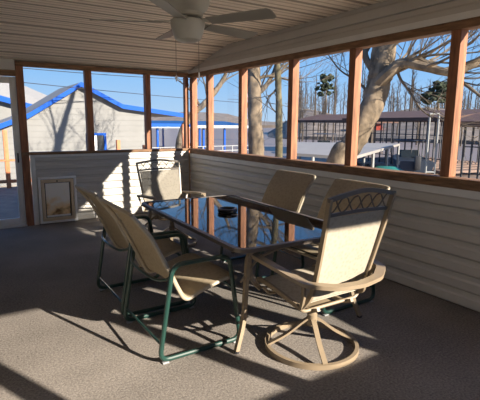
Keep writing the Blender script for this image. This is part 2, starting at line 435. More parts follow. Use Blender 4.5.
# ------------------------------------------------------------------ high backed swivel chairs
def swivel_chair(label, ztop, w=.252, sling2=sling2):
    t = empty('swivel_chair', label, 'chair')
    k = ztop/1.16
    # base
    base = link('base_ring', sweep(NB(), [(.315*math.cos(a*PI/24), .315*math.sin(a*PI/24), .018) for a in range(48)], 0, closed=True, flat=(.017, .013), up=(0, 0, 1)), bronze, t)
    for q in range(4):
        a = PI/4+q*PI/2+.35; c, s_ = math.cos(a), math.sin(a)
        p = smooth_path([(.02*c, .02*s_, .205), (.06*c, .06*s_, .19), (.18*c, .18*s_, .10), (.312*c, .312*s_, .032)], 4)
        link('base_leg', sweep(NB(), p, 0, flat=(.007, .017), up=(0, 0, 1)), bronze, t)
    link('hub', lathe(NB(), [(.034, .16), (.036, .24), (.028, .245), (.028, .315), (.04, .32), (.04, .335)], seg=18), bronze, t)
    # tilt mechanism : two bars + plate
    link('tilt_plate', box(NB(), (-.11, -.10, .330), (.11, .10, .342), .003), bronze, t)
    for s in (-1, 1):
        p = fillet([(.20, .15*s, .41), (.16, .15*s, .352), (-.16, .15*s, .352), (-.22, .15*s, .385)], .04)
        link('tilt_bar', sweep(NB(), p, 0, flat=(.012, .012), up=(0, 1, 0)), bronze, t)
        for x in (-.06, .06):
            pass
    for x in (.19, -.17):
        link('cross_bar', sweep(NB(), fillet([(x, -.285, .43), (x, -.24, .372), (x, .24, .372), (x, .285, .43)], .04), .0115, 8), bronze, t)
    for s in (-1, 1):
        y = (w+.012)*s
        p = smooth_path([(.285, y, .435), (.26, y, .462), (.05, y, .440), (-.14, y, .410), (-.205, y, .43), (-.245, y*.88, .52), (-.295, y*.90, .70*k), (-.36, y*.97, .95*k), (-.405, y*1.02, 1.14*k)], 5)
        link('side_rail', sweep(NB(), p, 0, flat=(.009, .016), up=(0, 1, 0)), bronze, t)
    link('front_rail', sweep(NB(), [(.285, -w-.01, .435), (.29, 0, .43), (.285, w+.01, .435)], .012, 8), bronze, t)
    link('seat_sling', ribbon(NB(), [(.275, .452), (.22, .466), (.05, .448), (-.13, .420), (-.185, .425)], w, .005, .02), sling2, t)
    link('back_sling', ribbon(NB(), [(-.215, .455), (-.252, .56), (-.30, .73*k), (-.345, .92*k), (-.368, 1.02*k)], w, .005, .012, taper=(.87, .97)), sling2, t)
    # cast top: two rails with a lattice between them
    link('lower_top_rail', sweep(NB(), smooth_path([(-.372, -w, 1.035*k), (-.378, 0, 1.045*k), (-.372, w, 1.035*k)], 5), 0, flat=(.010, .008), up=(0, 0, 1)), bronze_d, t)
    link('arched_top_rail', sweep(NB(), smooth_path([(-.405, -w-.028, 1.132*k), (-.407, -w*.6, 1.155*k), (-.412, 0, 1.172*k), (-.407, w*.6, 1.155*k), (-.405, w+.028, 1.132*k)], 5), 0, flat=(.013, .009), up=(0, 0, 1)), bronze_d, t)
    bm = NB(); n = 5
    for i in range(n):
        y0 = -w+.012+i*(2*w-.024)/n; y1 = y0+(2*w-.024)/n; ym = (y0+y1)/2
        for a, b_ in ((y0, y1), (y1, y0)):
            m1 = a+(b_-a)*.25; m2 = a+(b_-a)*.75
            sweep(bm, smooth_path([(-.374, a, 1.045*k), (-.382, m1, 1.062*k), (-.388, (a+b_)/2, 1.095*k), (-.396, m2, 1.13*k), (-.404, b_, 1.142*k)], 3), .0045, 5)
    link('lattice', bm, bronze_d, t)
    # arms: one flat band from front left, round behind the back, to front right
    for s in (-1, 1):
        y = .335*s
        p = smooth_path([(.235, (w+.025)*s, .40), (.275, y*.95, .46), (.295, y, .55), (.292, y, .62), (.255, y, .655)], 5)
        link('arm_support', sweep(NB(), p, 0, flat=(.016, .008), up=(0, 1, 0)), bronze, t)
        link('arm_brace', sweep(NB(), [(-.195, (w+.022)*s, .415), (-.225, (w+.03)*s, .50), (-.255, (w+.06)*s, .608)], 0, flat=(.009, .012), up=(0, 1, 0)), bronze, t)
    p = fillet([(.255, -.335, .655), (.10, -.345, .650), (-.30, -.330, .610), (-.40, -.18, .595), (-.43, 0, .592), (-.40, .18, .595), (-.30, .330, .610), (.10, .345, .650), (.255, .335, .655)], .04, 3)
    link('arm_band', sweep(NB(), p, 0, flat=(.012, .030), up=(0, 0, 1)), bronze, t)
    return t
s1 = swivel_chair('tall bronze swivel chair with cream back and round base, at the near table end', 1.155)
s1.location = (-1.56, -5.05, 0); s1.rotation_euler = (0, 0, PI/2)
s2 = swivel_chair('bronze sling chair with lattice top rail at the far table end near the corner', 1.045, .285, sling3)
s2.location = (-1.27, -2.02, 0); s2.rotation_euler = (0, 0, -PI/2)

# ------------------------------------------------------------------ table
tb = empty('patio_table', 'rectangular patio table with smoked glass top and bronze frame in the middle', 'table', (-1.447, -3.84, 0), math.radians(-2.1))
HW, HL, ZT = .55, 1.03, .72
def rrect(hw, hl, r, z, n=6, bow=.03):
    return fillet([(-hw, -hl, z), (hw, -hl, z), (hw, hl, z), (-hw, hl, z)], r, n, True)
bm = NB(); prism(bm, rrect(HW-.018, HL-.018, .08, ZT-.010), (0, 0, .008)); link('glass_top', bm, tableglass, tb)
link('rim', sweep(NB(), rrect(HW, HL, .10, ZT-.012), 0, closed=True, flat=(.014, .018), up=(0, 0, 1)), bronze_d, tb)
for sx in (-1, 1):
    for sy in (-1, 1):
        p = smooth_path([(sx*(HW-.12), sy*(HL-.05), ZT-.03), (sx*(HW-.085), sy*(HL-.04), .62), (sx*(HW-.07), sy*(HL-.04), .42), (sx*(HW-.04), sy*(HL-.02), .20), (sx*(HW+.03), sy*(HL+.01), .012)], 5)
        lg = link('leg', sweep(NB(), p, 0, flat=(.016, .014), up=(0, 1, 0)), bronze, tb)
        link('foot', lathe(NB(), [(.02, 0), (.022, .014)], (sx*(HW+.03), sy*(HL+.01), 0), 10), steel, lg)
for sy in (-1, 1):
    link('end_arch', sweep(NB(), smooth_path([(-HW+.03, sy*(HL-.04), .48), (-HW*.6, sy*(HL-.08), .62), (0, sy*(HL-.1), .665), (HW*.6, sy*(HL-.08), .62), (HW-.03, sy*(HL-.04), .48)], 5), .010, 8), bronze, tb)
for y in (-.35, .35):
    link('under_bar', sweep(NB(), [(-HW+.01, y, ZT-.035), (HW-.01, y, ZT-.035)], .010, 8), bronze_d, tb)
link('umbrella_collar', lathe(NB(), [(.03, ZT-.06), (.035, ZT-.0005)], (0, 0, 0), 16), bronze_d, tb)
bm = lathe(NB(), [(.080, 0), (.092, .008), (.095, .026), (.088, .038), (.074, .040), (.066, .034), (.06, .018), (.0001, .016)], seg=28)
ash = tag(link('ashtray', bm, black), 'round black ashtray in the centre of the glass table', 'ashtray'); ash.location = (-1.44, -3.70, ZT-.001)

# ------------------------------------------------------------------ ceiling fan
fx, fy = -1.99, -4.02
fan = empty('ceiling_fan', 'off white ceiling fan with five blades and frosted light bowl, under the porch ceiling', 'ceiling fan', (fx, fy, CEIL))
z = -CEIL
link('canopy', lathe(NB(), [(.075, 0), (.08, -.05), (.05, -.08), (.03, -.10)]), fanm, fan)
link('motor_housing', lathe(NB(), [(.05, -.09), (.13, -.13), (.165, -.18), (.168, -.27), (.15, -.31), (.115, -.34), (.115, -.365), (.07, -.385)]), fanm, fan)
link('light_bowl', lathe(NB(), [(.10, -.385), (.130, -.395), (.132, -.42), (.115, -.49), (.095, -.535), (.06, -.55), (.01, -.552)]), fanm, fan)
for k in range(5):
    a = math.radians(11+72*k)
    M = Matrix.Rotation(a, 4, 'Z') @ Matrix.Translation((0, 0, -.415)) @ Matrix.Rotation(math.radians(-13), 4, 'X')
    bm = NB()
    pl = [(.19, -.052), (.45, -.066), (.69, -.075), (.712, -.055), (.715, 0), (.712, .055), (.69, .075), (.45, .066), (.19, .052)]
    prism(bm, [(x, y, 0) for x, y in pl], (0, 0, .006)); bmesh.ops.transform(bm, matrix=M, verts=bm.verts)
    bl = link('blade', bm, bladem, fan)
    bm = NB(); sweep(bm, [(.10, 0, .04), (.14, 0, .012), (.25, 0, .012)], 0, flat=(.022, .004), up=(0, 1, 0)); 
    prism(bm, [(.20, -.04, .007), (.27, -.035, .007), (.30, 0, .007), (.27, .035, .007), (.20, .04, .007)], (0, 0, .004))
    bmesh.ops.transform(bm, matrix=M, verts=bm.verts); link('blade_iron', bm, fanm, bl)
for (px, y0, y1) in ((177.5, 40, 74), (198, 25, 71)):
    u = ray(px, 50); s = 1 if px > 188 else -1
    ox = .075*s*.842; oy = -.075*s*.54
    if s < 0: ox, oy = -.085*.842, .085*.54
    zt = -.375 if s > 0 else -.375
    zb = (1.55+(118-y1)/445*3.4)-CEIL
    c_ = link('pull_chain', cyl(NB(), (ox*1.1, oy*1.1, zt), (ox*1.1, oy*1.1, zb+.02), .0022, 6), brass, fan)
    link('chain_fob', lathe(NB(), [(.004, zb-.02), (.008, zb), (.007, zb+.02), (.003, zb+.03)], (ox*1.1, oy*1.1, 0), 8), white_pl, c_)

# ------------------------------------------------------------------ outside ground, lake
bm = NB()
def gh(x, y):
    d = x*.6+y*.8
    t = max(0, min(1, (d-8)/14)); return -.9-1.4*t*t*(3-2*t)
nx, ny = 40, 40
gx = [-30+80*i/nx for i in range(nx+1)]; gy = [-30+70*i/ny for i in range(ny+1)]
vs = [[bm.verts.new((x, y, gh(x, y))) for x in gx] for y in gy]
for j in range(ny):
    for i in range(nx): bm.faces.new((vs[j][i], vs[j][i+1], vs[j+1][i+1], vs[j+1][i]))
o = structure('ground', bm, groundm)
bm = NB(); box(bm, (-400, -400, -1.9), (700, 700, -1.62)); lake = structure('lake', bm, water); lake.location = (0, 0, 0)
# far shore hills
bm = NB(); random.seed(3)
prev = None; D0 = 330
for i in range(90):
    az = math.radians(-15+i*1.15); D = D0-(120 if az > math.radians(50) else 0)*min(1, (math.degrees(az)-50)/20)
    hgt = 5+3.5*math.sin(i*.21+1)+2*math.sin(i*.53)+random.uniform(-.5, .5)
    base = CAM+Vector((math.sin(az), math.cos(az), 0))*D; back = CAM+Vector((math.sin(az), math.cos(az), 0))*(D+80)
    cur = [bm.verts.new((base.x, base.y, -1.9)), bm.verts.new((base.x, base.y, .3)), bm.verts.new((back.x, back.y, 3+hgt)), bm.verts.new((back.x, back.y, -1.9))]
    if prev:
        for k in range(4): bm.faces.new((prev[k], cur[k], cur[(k+1) % 4], prev[(k+1) % 4]))
    prev = cur
structure('hills', bm, hillm)
# wooded point on the right, behind the docks
bm = NB(); prev = None
for i in range(40):
    az = math.radians(36+i*1.2); D = 95-.6*i; u = Vector((math.sin(az), math.cos(az), 0))
    a_, b_ = CAM+u*D, CAM+u*(D+60); h0 = min(1, i/4)
    cur = [bm.verts.new((a_.x, a_.y, -1.9)), bm.verts.new((a_.x, a_.y, -1.9+.9*h0)), bm.verts.new((b_.x, b_.y, -1.9+(7+1.5*math.sin(i*.5))*h0)), bm.verts.new((b_.x, b_.y, -1.9))]
    if prev:
        for k in range(4): bm.faces.new((prev[k], cur[k], cur[(k+1) % 4], prev[(k+1) % 4]))
    prev = cur
structure('wooded_point', bm, hillm)

# ------------------------------------------------------------------ deck outside
dk = box(NB(), (-6, .16, -.18), (2.6, 5.3, -.10)); 
for i in range(35): box(dk, (-6, .17+.143*i, -.10), (2.6, .17+.143*i+.135, -.065))
tag(link('deck', dk, mat('deck_boards', (.30, .155, .10), .8, var=.25, scale=4), smooth=False), 'weathered board deck outside the storm door', 'deck')
rl = empty('deck_railing', 'orange stained wooden railing along the deck outside the door', 'railing', (0, 0, -.065))
for px, ytop in ((4.5, 130), (118, 140), (144.5, 145), (183.5, 124), (60, 160)):
    p = AY(px, ytop, 5.0); link('post', box(NB(), (p.x-.05, 4.95, 0), (p.x+.05, 5.05, p.z+.065), .004), railw, rl)
link('top_rail', box(NB(), (-6, 4.94, .66), (2.6, 5.06, .70), .004), railw, rl)
link('lower_rail', box(NB(), (-6, 4.97, .12), (2.6, 5.02, .2), .004), railw, rl)

# ------------------------------------------------------------------ neighbouring cottage (blue trim)
HY = 12.0
def hz(px, py, y=HY): p = AY(px, py, y); return (p.x, p.z)
apex = hz(80, 84); le = hz(28, 115); ll = (le[0]-2.6, le[1]-1.05); r1 = hz(121, 106); r2 = hz(189, 116)
hs = empty('cottage', 'white sided cottage with blue roof trim beyond the left windows', 'house', (0, HY, gh(0, HY)))
gz = gh(0, HY)
wr = hz(147, 120)[0]
bm = NB(); zr = r1[1]-(wr-r1[0])*(r1[1]-r2[1])/(r2[0]-r1[0])
poly = [(ll[0], 0, 0), (wr, 0, 0), (wr, 0, zr-gz), (r1[0], 0, r1[1]-gz), (apex[0], 0, apex[1]-gz), (le[0], 0, le[1]-gz), (ll[0], 0, ll[1]-gz)]
prism(bm, poly, (0, 3.6, 0)); link('walls', bm, housew, hs, smooth=False)
bm = NB()
for i in range(18):                                     # clapboard lines
    zz = .3+i*.23
    def xlim(z_):
        Z = z_+gz
        if Z > apex[1]-.15: return None
        L_ = le[0]+(Z-le[1])/(apex[1]-le[1])*(apex[0]-le[0]) if Z > le[1] else ll[0]+max(0, Z-ll[1])/(le[1]-ll[1])*(le[0]-ll[0])
        if Z > r1[1]: Rr = r1[0]-(Z-r1[1])/(apex[1]-r1[1])*(r1[0]-apex[0])
        else: Rr = min(wr, r1[0]+(r1[1]-Z)/(r1[1]-r2[1])*(r2[0]-r1[0]))
        return L_, Rr
    q = xlim(zz)
    if q: box(bm, (q[0], -.012, zz-.012), (q[1], 0, zz))
link('clapboard_edges', bm, housew, hs, smooth=False)
def slab(bm, a, b, t0, t1, y0, y1):
    """roof/fascia slab following a-b in xz (t0,t1 = offsets in z)"""
    prism(bm, [(a[0], y0, a[1]+t0), (b[0], y0, b[1]+t0), (b[0], y0, b[1]+t1), (a[0], y0, a[1]+t1)], (0, y1-y0, 0))
Z0 = lambda p: (p[0], p[1]-gz)
pts_ = [ll, le, apex, r1, r2]
bm = NB()
for a, b_ in zip(pts_[:-1], pts_[1:]): slab(bm, Z0(a), Z0(b_), -.02, .06, -.22, 4.2)
link('roof', bm, shingle, hs, smooth=False)
for a, b_ in zip(pts_[:-1], pts_[1:]):
    bm = NB(); slab(bm, Z0(a), Z0(b_), -.12, .07, -.26, -.22); link('rake_board', bm, blue, hs, smooth=False)
wa, wb = hz(86, 133), hz(107, 160)
wf = link('window_frame', ring_frame(NB(), wa[0], wb[0], wb[1]-gz, wa[1]-gz, .10, -.06, -.012), blue, hs)
link('glass', box(NB(), (wa[0]+.1, -.02, wb[1]-gz+.1), (wb[0]-.1, -.005, wa[1]-gz-.1)), glassdk, wf)
link('mullion', box(NB(), ((wa[0]+wb[0])/2-.12, -.035, wb[1]-gz+.1), ((wa[0]+wb[0])/2+.02, -.021, wa[1]-gz-.1)), white_pl, wf)
link('corner_board', box(NB(), (wr-.06, -.03, 0), (wr+.06, .1, zr-gz-.15)), blue, hs)
link('eave_post', box(NB(), (r2[0]-.25, -.3, 0), (r2[0]-.13, -.18, r2[1]-gz-.1)), railw, hs)
link('porch_beam', box(NB(), (wr, -.3, zr-gz-.75), (r2[0], -.18, zr-gz-.60)), blue, hs)

# second roof further left
ws = empty('outbuilding', 'pale roofed building with blue edge at far left beyond the door', 'house', (-3.2, 17, -.9))
wp = lambda px, py, y: AY(px, py, y)-Vector((-3.2, 17, -.9))
bm = NB()
A_, B_, C_, D_ = wp(-30, 62, 21), wp(60, 101, 21), wp(60, 113, 17), wp(-30, 88, 17)
prism(bm, [A_, B_, C_, D_], (0, 0, -.12)); link('roof', bm, shingle, ws, smooth=False)
bm = NB(); prism(bm, [D_+Vector((0, -.06, .05)), C_+Vector((0, -.06, .05)), C_+Vector((0, -.06, -.22)), D_+Vector((0, -.06, -.22))], (0, .05, 0)); link('fascia', bm, blue, ws, smooth=False)
bm = NB(); prism(bm, [(D_.x, .3, 0), (C_.x, .3, 0), (C_.x, .3, C_.z-.1), (D_.x, .3, D_.z-.1)], (0, 3.5, 0)); link('walls', bm, housew, ws, smooth=False)

# ------------------------------------------------------------------ boathouse with blue roof
bd = empty('boathouse', 'blue roofed open boathouse with white fascia beyond the corner windows', 'boathouse', (0, 0, -1.6))
def local(px, py, y): return AY(px, py, y)+Vector((0, 0, 1.6))
y0 = 24.0
a, b_ = local(132, 128, y0), local(238, 128, y0+1)
zf = local(190, 126.5, y0).z
bm = NB(); prism(bm, [(a.x-.4, y0-.3, zf), (b_.x+.4, y0-.3, zf), (b_.x+.4, y0+4, zf+.34), (a.x-.4, y0+4, zf+.34)], (0, 0, .1))
prism(bm, [(a.x-.4, y0+8.3, zf), (b_.x+.4, y0+8.3, zf), (b_.x+.4, y0+4, zf+.34), (a.x-.4, y0+4, zf+.34)], (0, 0, .1))
link('roof', bm, blueroof, bd, smooth=False)
link('fascia', box(NB(), (a.x-.4, y0-.34, zf-.12), (b_.x+.4, y0-.3, zf+.10)), boatw, bd)
n = 6
for i in range(n):
    x = a.x+(b_.x-a.x)*i/(n-1)
    for yy in (y0, y0+8): link('post', box(NB(), (x-.07, yy-.07, -.4), (x+.07, yy+.07, zf-.1)), blue, bd)
link('dock_deck', box(NB(), (a.x-.6, y0-1, .25), (b_.x+.6, y0+.8, .4)), dockwood, bd)
link('side_deck', box(NB(), (a.x-.6, y0+.8, .25), (a.x+.8, y0+8.6, .4)), dockwood, bd)
bm = NB(); 
for zz in (1.0, 1.35): box(bm, (a.x, y0-.9, zz), (b_.x, y0-.86, zz+.05))
for i in range(12): x = a.x+(b_.x-a.x)*i/11; box(bm, (x-.03, y0-.92, .4), (x+.03, y0-.84, 1.4))
link('deck_rail', bm, boatw, bd, smooth=False)

def boat(label, loc, rz, L_=5.5, hull=boatw, cover=None, canopy=False):
    t = empty('motorboat', label, 'boat', loc, rz)
    bm = NB(); rings = []
    for i in range(9):
        s = i/8; x = -L_/2+L_*s; w = 1.05*(1-max(0, s-.55)**2*4.4)+.02; h = .75+.25*s*s
        rings.append([bm.verts.new((x, y, z_)) for y, z_ in ((-w, h), (-w*.85, .25), (0, -.1+.3*max(0, s-.6)), (w*.85, .25), (w, h), (w*.8, h+.04), (-w*.8, h+.04))])
    for i in range(8):
        for k in range(7): bm.faces.new((rings[i][k], rings[i][(k+1) % 7], rings[i+1][(k+1) % 7], rings[i+1][k]))
    bm.faces.new(rings[0]); bm.faces.new(rings[-1]); link('hull', bm, hull, t)
    if cover:
        bm = NB(); rr = []
        for i in range(7):
            s = i/6; x = -L_*.46+L_*.85*s; w = .98*(1-max(0, s-.5)**2*2.6); h = .85+.1*s; pk = .3*math.sin(PI*min(1, .15+s*.8))
            rr.append([bm.verts.new((x, y, z_)) for y, z_ in ((-w, h), (-w*.4, h+pk), (w*.4, h+pk), (w, h))])
        for i in range(6):
            for k in range(4): bm.faces.new((rr[i][k], rr[i][(k+1) % 4], rr[i+1][(k+1) % 4], rr[i+1][k]))
        bm.faces.new(rr[0]); bm.faces.new(rr[-1]); link('cover', bm, cover, t)
    else:
        bm = NB(); prism(bm, [(.1, -.7, .8), (.5, -.6, .8), (.25, -.55, 1.35), (.15, -.6, 1.35)], (0, 1.2, 0)); link('windshield', bm, glassdk, t)
    bm = NB(); box(bm, (-L_/2-.35, -.18, .3), (-L_/2-.02, .18, 1.15), .05); link('outboard', bm, steel, t)
    if canopy:
        bm = NB(); box(bm, (-1.4, -1, 2.0), (1.0, 1, 2.06), .02)
        for x in (-1.3, .9):
            for y in (-.95, .95): cyl(bm, (x, y, .8), (x, y, 2.0), .03, 6)
        link('canopy', bm, boatb, t)
    return t
p = AT(222, 140, 34); boat('small white boat moored under the blue roof', (p.x, 28.3, -1.55), .3)
p = AT(140, 140, 32); boat('dark hulled boat moored under the left part of the blue roof', (p.x, 28.3, -1.55), .1, hull=boatb, canopy=False)

# ------------------------------------------------------------------ covered docks on the right
def covered_dock(label, p0, p1, depth, zr, thick, roofm, npost, zpost=-2.0, rise=.5, deck=True, name='covered_dock', postm=steel, walk=None):
    p0 = Vector(p0); p1 = Vector(p1); ax = (p1-p0); L_ = ax.length; rz = math.atan2(ax.y, ax.x)
    t = empty(name, label, 'boat dock', (p0.x, p0.y, -1.6), rz)
    Zr = zr+1.6
    bm = NB(); prism(bm, [(-.5, -.4, Zr), (-.5, depth/2, Zr+rise), (-.5, depth+.4, Zr), (-.5, depth+.4, Zr-thick), (-.5, -.4, Zr-thick)], (L_+1, 0, 0)); link('roof', bm, roofm, t, smooth=False)
    for j, yy in enumerate((0, depth)):
        for i in range(npost):
            x = L_*i/(npost-1); link('post', box(NB(), (x-.035, yy-.035, -.4), (x+.035, yy+.035, Zr-thick)), postm, t)
    if deck:
        link('walkway', box(NB(), (-.4, -.6, .2), (L_+.4, .5, .35)), dockwood, t)
        for i in range(0, npost, 2):
            x = L_*i/(npost-1); link('finger_pier', box(NB(), (x-.35, .5, .2), (x+.35, depth, .35)), dockwood, t)
    bm = NB()
    for zz in (.95, Zr-thick-.9): box(bm, (0, -.02, zz), (L_, .02, zz+.05))
    link('cross_rail', bm, postm, t, smooth=False)
    return t
p0 = AT(300, 121, 52); p1 = AT(352, 121, 46)
covered_dock('long low brown roofed dock at far left of the marina', p0, p1, 7, 1.95, .28, brownroof, 8, rise=.7)
p0 = AT(350, 121, 36); p1 = AT(452, 121, 27)
d2 = covered_dock('dark brown roofed dock with many steel posts before the wooded point', p0, p1, 8, 2.0, .25, brownroof, 17, rise=.6)
def ATZ(px, py, z_): d = ray(px, py); return CAM+d*((z_-CAM.z)/d.z)
sh = empty('boat_shelter', 'boat shelter with flat pale metal roof below the big leaning tree', 'boat shelter', (15, 8, -1.6))
Q = [ATZ(*q_) for q_ in ((296, 142, .50), (400, 143.5, .45), (352, 157, .33), (294, 153, .40))]
Q = [v-Vector((15, 8, -1.6)) for v in Q]
bm = NB(); prism(bm, Q, (0, 0, -.12)); link('roof', bm, palemetal, sh, smooth=False)
for a_, b_ in ((0, 1), (1, 2), (2, 3), (3, 0)):
    for i in range(3):
        v = Q[a_].lerp(Q[b_], .04+i*.31); link('post', box(NB(), (v.x-.05, v.y-.05, -.4), (v.x+.05, v.y+.05, v.z-.10)), lightpost, sh)
p0 = AT(466, 121, 20); p1 = AT(530, 121, 18)
covered_dock('low brown roofed dock seen through the rightmost window', p0, p1, 4, 1.70, .25, brownroof, 8, rise=.4)
p = AT(388, 150, 21); boat('small teal covered boat moored beside the pale roofed shelter', (p.x, p.y, -1.6), .5, 2.2, boatw, teal)
p = AT(325, 130, 46); boat('white boat under the long low brown dock roof', (p.x, p.y, -1.5), 1.0, canopy=True)
p = AT(410, 150, 30); boat('dark boat with canopy behind the steel posts', (p.x, p.y, -1.5), .8, hull=boatb, canopy=True)
p = AT(372, 121, 96)
rb = empty('lake_cabin', 'small red cabin behind the brown roofed docks', 'cabin', (p.x, p.y, -.6), -.8)
link('walls', box(NB(), (-2.2, 0, 0), (2.2, 4, 2.2)), redp, rb)
bm = NB(); prism(bm, [(-2.6, -.4, 2.2), (-2.6, 2, 2.8), (-2.6, 4.4, 2.2)], (5.2, 0, 0)); link('roof', bm, brownroof, rb, smooth=False)
p = AT(428, 140, 20); q = AT(437, 140, 20)
bm = NB(); zt = AT(428, 114, 20).z
for w in (p, q): cyl(bm, (w.x, w.y, -2.2), (w.x, w.y, zt), .045, 8)
cyl(bm, (p.x, p.y, zt), (q.x, q.y, zt), .045, 8); cyl(bm, (p.x, p.y, zt-2.6), (q.x, q.y, zt-2.6), .04, 8)
tag(link('boat_lift', bm, lightpost), 'pale steel boat lift frame standing in the water by the right post', 'boat lift')

# ------------------------------------------------------------------ trees
def branch(bm, p, d, L_, r, depth, rng, seg=5, spread=.7, droop=0.):
    r = min(r, .03) if seg == 4 and r > .03 else r
    n = 4; pts = [p.copy()]; rad = [r]; dd = d.copy()
    for i in range(n):
        dd = (dd+Vector((rng.uniform(-1, 1), rng.uniform(-1, 1), rng.uniform(-.6, 1)+droop))*.22).normalized()
        pts.append(pts[-1]+dd*(L_/n)); rad.append(r*(1-.62*(i+1)/n))
    sweep(bm, pts, rad, seg)
    if depth <= 0: return
    for i in range(rng.choice((3, 4))):
        k = rng.randint(1, n); ax = Vector((rng.uniform(-1, 1), rng.uniform(-1, 1), rng.uniform(-.3, .6)))
        nd = (dd+ax*spread).normalized()
        branch(bm, pts[k], nd, L_*rng.uniform(.5, .75), max(rad[k]*.6, .004), depth-1, rng, max(3, seg-1), spread, droop)
def big_tree(label, trunk, rads, limbs, m, seed, group=None):
    base = Vector(trunk[0]); t = empty('bare_tree', label, 'tree', base, 0, group); rng = random.Random(seed)
    tp = [Vector(q)-base for q in trunk]
    sp = smooth_path(tp, 5); rr = []
    for i in range(len(sp)):
        s = i/5; k = min(int(s), len(rads)-2); f_ = s-k; rr.append((rads[k]*(1-f_)+rads[min(k+1, len(rads)-1)]*f_)*(1+rng.uniform(-.05, .05)))
    sp2, rr2 = [], []
    for i in range(len(sp)-1):
        for q in range(4):
            sp2.append(sp[i].lerp(sp[i+1], q/4)); rr2.append(rr[i]+(rr[i+1]-rr[i])*q/4)
    sp2.append(sp[-1]); rr2.append(rr[-1]); bm = sweep(NB(), sp2, rr2, 20)
    for v in bm.verts:
        c = min(sp2, key=lambda c_: (c_-v.co).length_squared); d = v.co-c
        q = v.co*4.5; f_ = .10*noise.noise(Vector((q.x, q.y, q.z*.5)))+.05*noise.noise(q*3)
        v.co += d*f_*1.4
    link('trunk', bm, m, t)
    for pts, r0, r1_, dep in limbs:
        pp = smooth_path([Vector(q)-base for q in pts], 4); n_ = len(pp)
        bm = NB(); sweep(bm, pp, [r0+(r1_-r0)*i/(n_-1) for i in range(n_)], 8)
        for i in range(2, n_, 2):
            d = (pp[min(i+1, n_-1)]-pp[i-1]).normalized(); ax = Vector((rng.uniform(-1, 1), rng.uniform(-1, 1), rng.uniform(-.2, 1)))
            branch(bm, pp[i], (d+ax*.9).normalized(), rng.uniform(.8, 1.6), max(.008, (r0+(r1_-r0)*i/n_)*.4), dep, rng, 4)
        link('limb', bm, twig if r0 < .09 else m, t)
    return t
A = AT
g0 = A(256, 190, 12); g0.z = -1
big_tree('tall thick trunk just outside, seen between the second and third wall posts',
         [g0, A(256, 150, 12), A(255, 115, 12), A(254, 85, 12), A(253, 55, 12.2), A(251, 10, 12.4), A(254, -50, 12.8)], [.24, .21, .19, .19, .17, .15, .08],
         [([A(255, 95, 12), A(264, 88, 12), A(271, 78, 12.1), A(276, 64, 12.3), A(282, 30, 12.6)], .08, .03, 2),
          ([A(254, 80, 12), A(268, 76, 12), A(285, 79, 12.1), A(300, 84, 12.3)], .05, .015, 2),
          ([A(254, 60, 12), A(268, 55, 12), A(280, 40, 12.1), A(300, 20, 12.3)], .06, .02, 2),
          ([A(250, 75, 12.2), A(240, 70, 12.5), A(225, 72, 12.8), A(205, 60, 13)], .04, .012, 2),
          ([A(253, 40, 12.2), A(240, 20, 12.5), A(215, 0, 12.8), A(180, -30, 13)], .07, .02, 2)], bark, 1)
g1 = A(279, 195, 10.5); g1.z = -1
big_tree('slender mossy trunk right beside the tall thick trunk',
         [g1, A(279, 150, 10.5), A(279, 110, 10.5), A(278, 80, 10.5), A(277, 40, 10.6), A(280, -10, 10.8)], [.10, .085, .08, .075, .06, .03],
         [([A(279, 85, 10.5), A(274, 92, 10.5), A(268, 98, 10.5), A(267, 108, 10.6)], .03, .01, 1),
          ([A(279, 115, 10.5), A(272, 108, 10.5), A(266, 96, 10.6)], .02, .008, 1),
          ([A(278, 75, 10.5), A(292, 60, 10.6), A(308, 45, 10.7)], .03, .01, 2)], bark_moss, 2)
g2 = A(318, 195, 8.5); g2.z = -1
big_tree('big leaning tree with forked limbs outside the right windows',
         [g2, A(337, 165, 8.5), A(351, 146, 8.5), A(364, 122, 8.4), A(373, 102, 8.4), A(379, 82, 8.4), A(383, 55, 8.4), A(388, 10, 8.5)], [.23, .22, .215, .21, .21, .23, .21, .15],
         [([A(378, 84, 8.3), A(390, 72, 8.1), A(403, 63, 8.0), A(425, 67, 7.8), A(455, 72, 7.6), A(490, 55, 7.5)], .13, .05, 3),
          ([A(400, 66, 8.0), A(414, 58, 7.9), A(440, 70, 7.8), A(462, 82, 7.6), A(485, 100, 7.5)], .07, .02, 3),
          ([A(373, 70, 8.4), A(365, 55, 8.5), A(366, 30, 8.6), A(372, 0, 8.8)], .08, .03, 2),
          ([A(377, 60, 8.3), A(392, 45, 8.2), A(410, 30, 8.1), A(430, 5, 8.0)], .08, .02, 3),
          ([A(396, 67, 8.06), A(401, 80, 8.1), A(410, 92, 8.1), A(420, 108, 8.0), A(432, 118, 8.0)], .03, .01, 1),
          ([A(368, 92, 8.4), A(356, 80, 8.6), A(340, 70, 8.8), A(325, 50, 9)], .03, .01, 2)], bark, 3)
g3 = A(175, 160, 15); g3.z = -1.2
big_tree('leaning bare tree seen through the window corner posts',
         [g3, A(180, 140, 15), A(190, 118, 15), A(205, 103, 15), A(216, 90, 15), A(224, 78, 15), A(230, 60, 15)], [.13, .12, .10, .10, .09, .07, .04],
         [([A(216, 92, 15), A(226, 80, 15.2), A(240, 72, 15.3)], .04, .015, 2),
          ([A(200, 106, 15), A(190, 90, 15.3), A(175, 78, 15.5)], .05, .015, 3),
          ([A(208, 100, 15), A(205, 85, 15.3), A(200, 70, 15.5)], .05, .015, 3)], bark, 5)
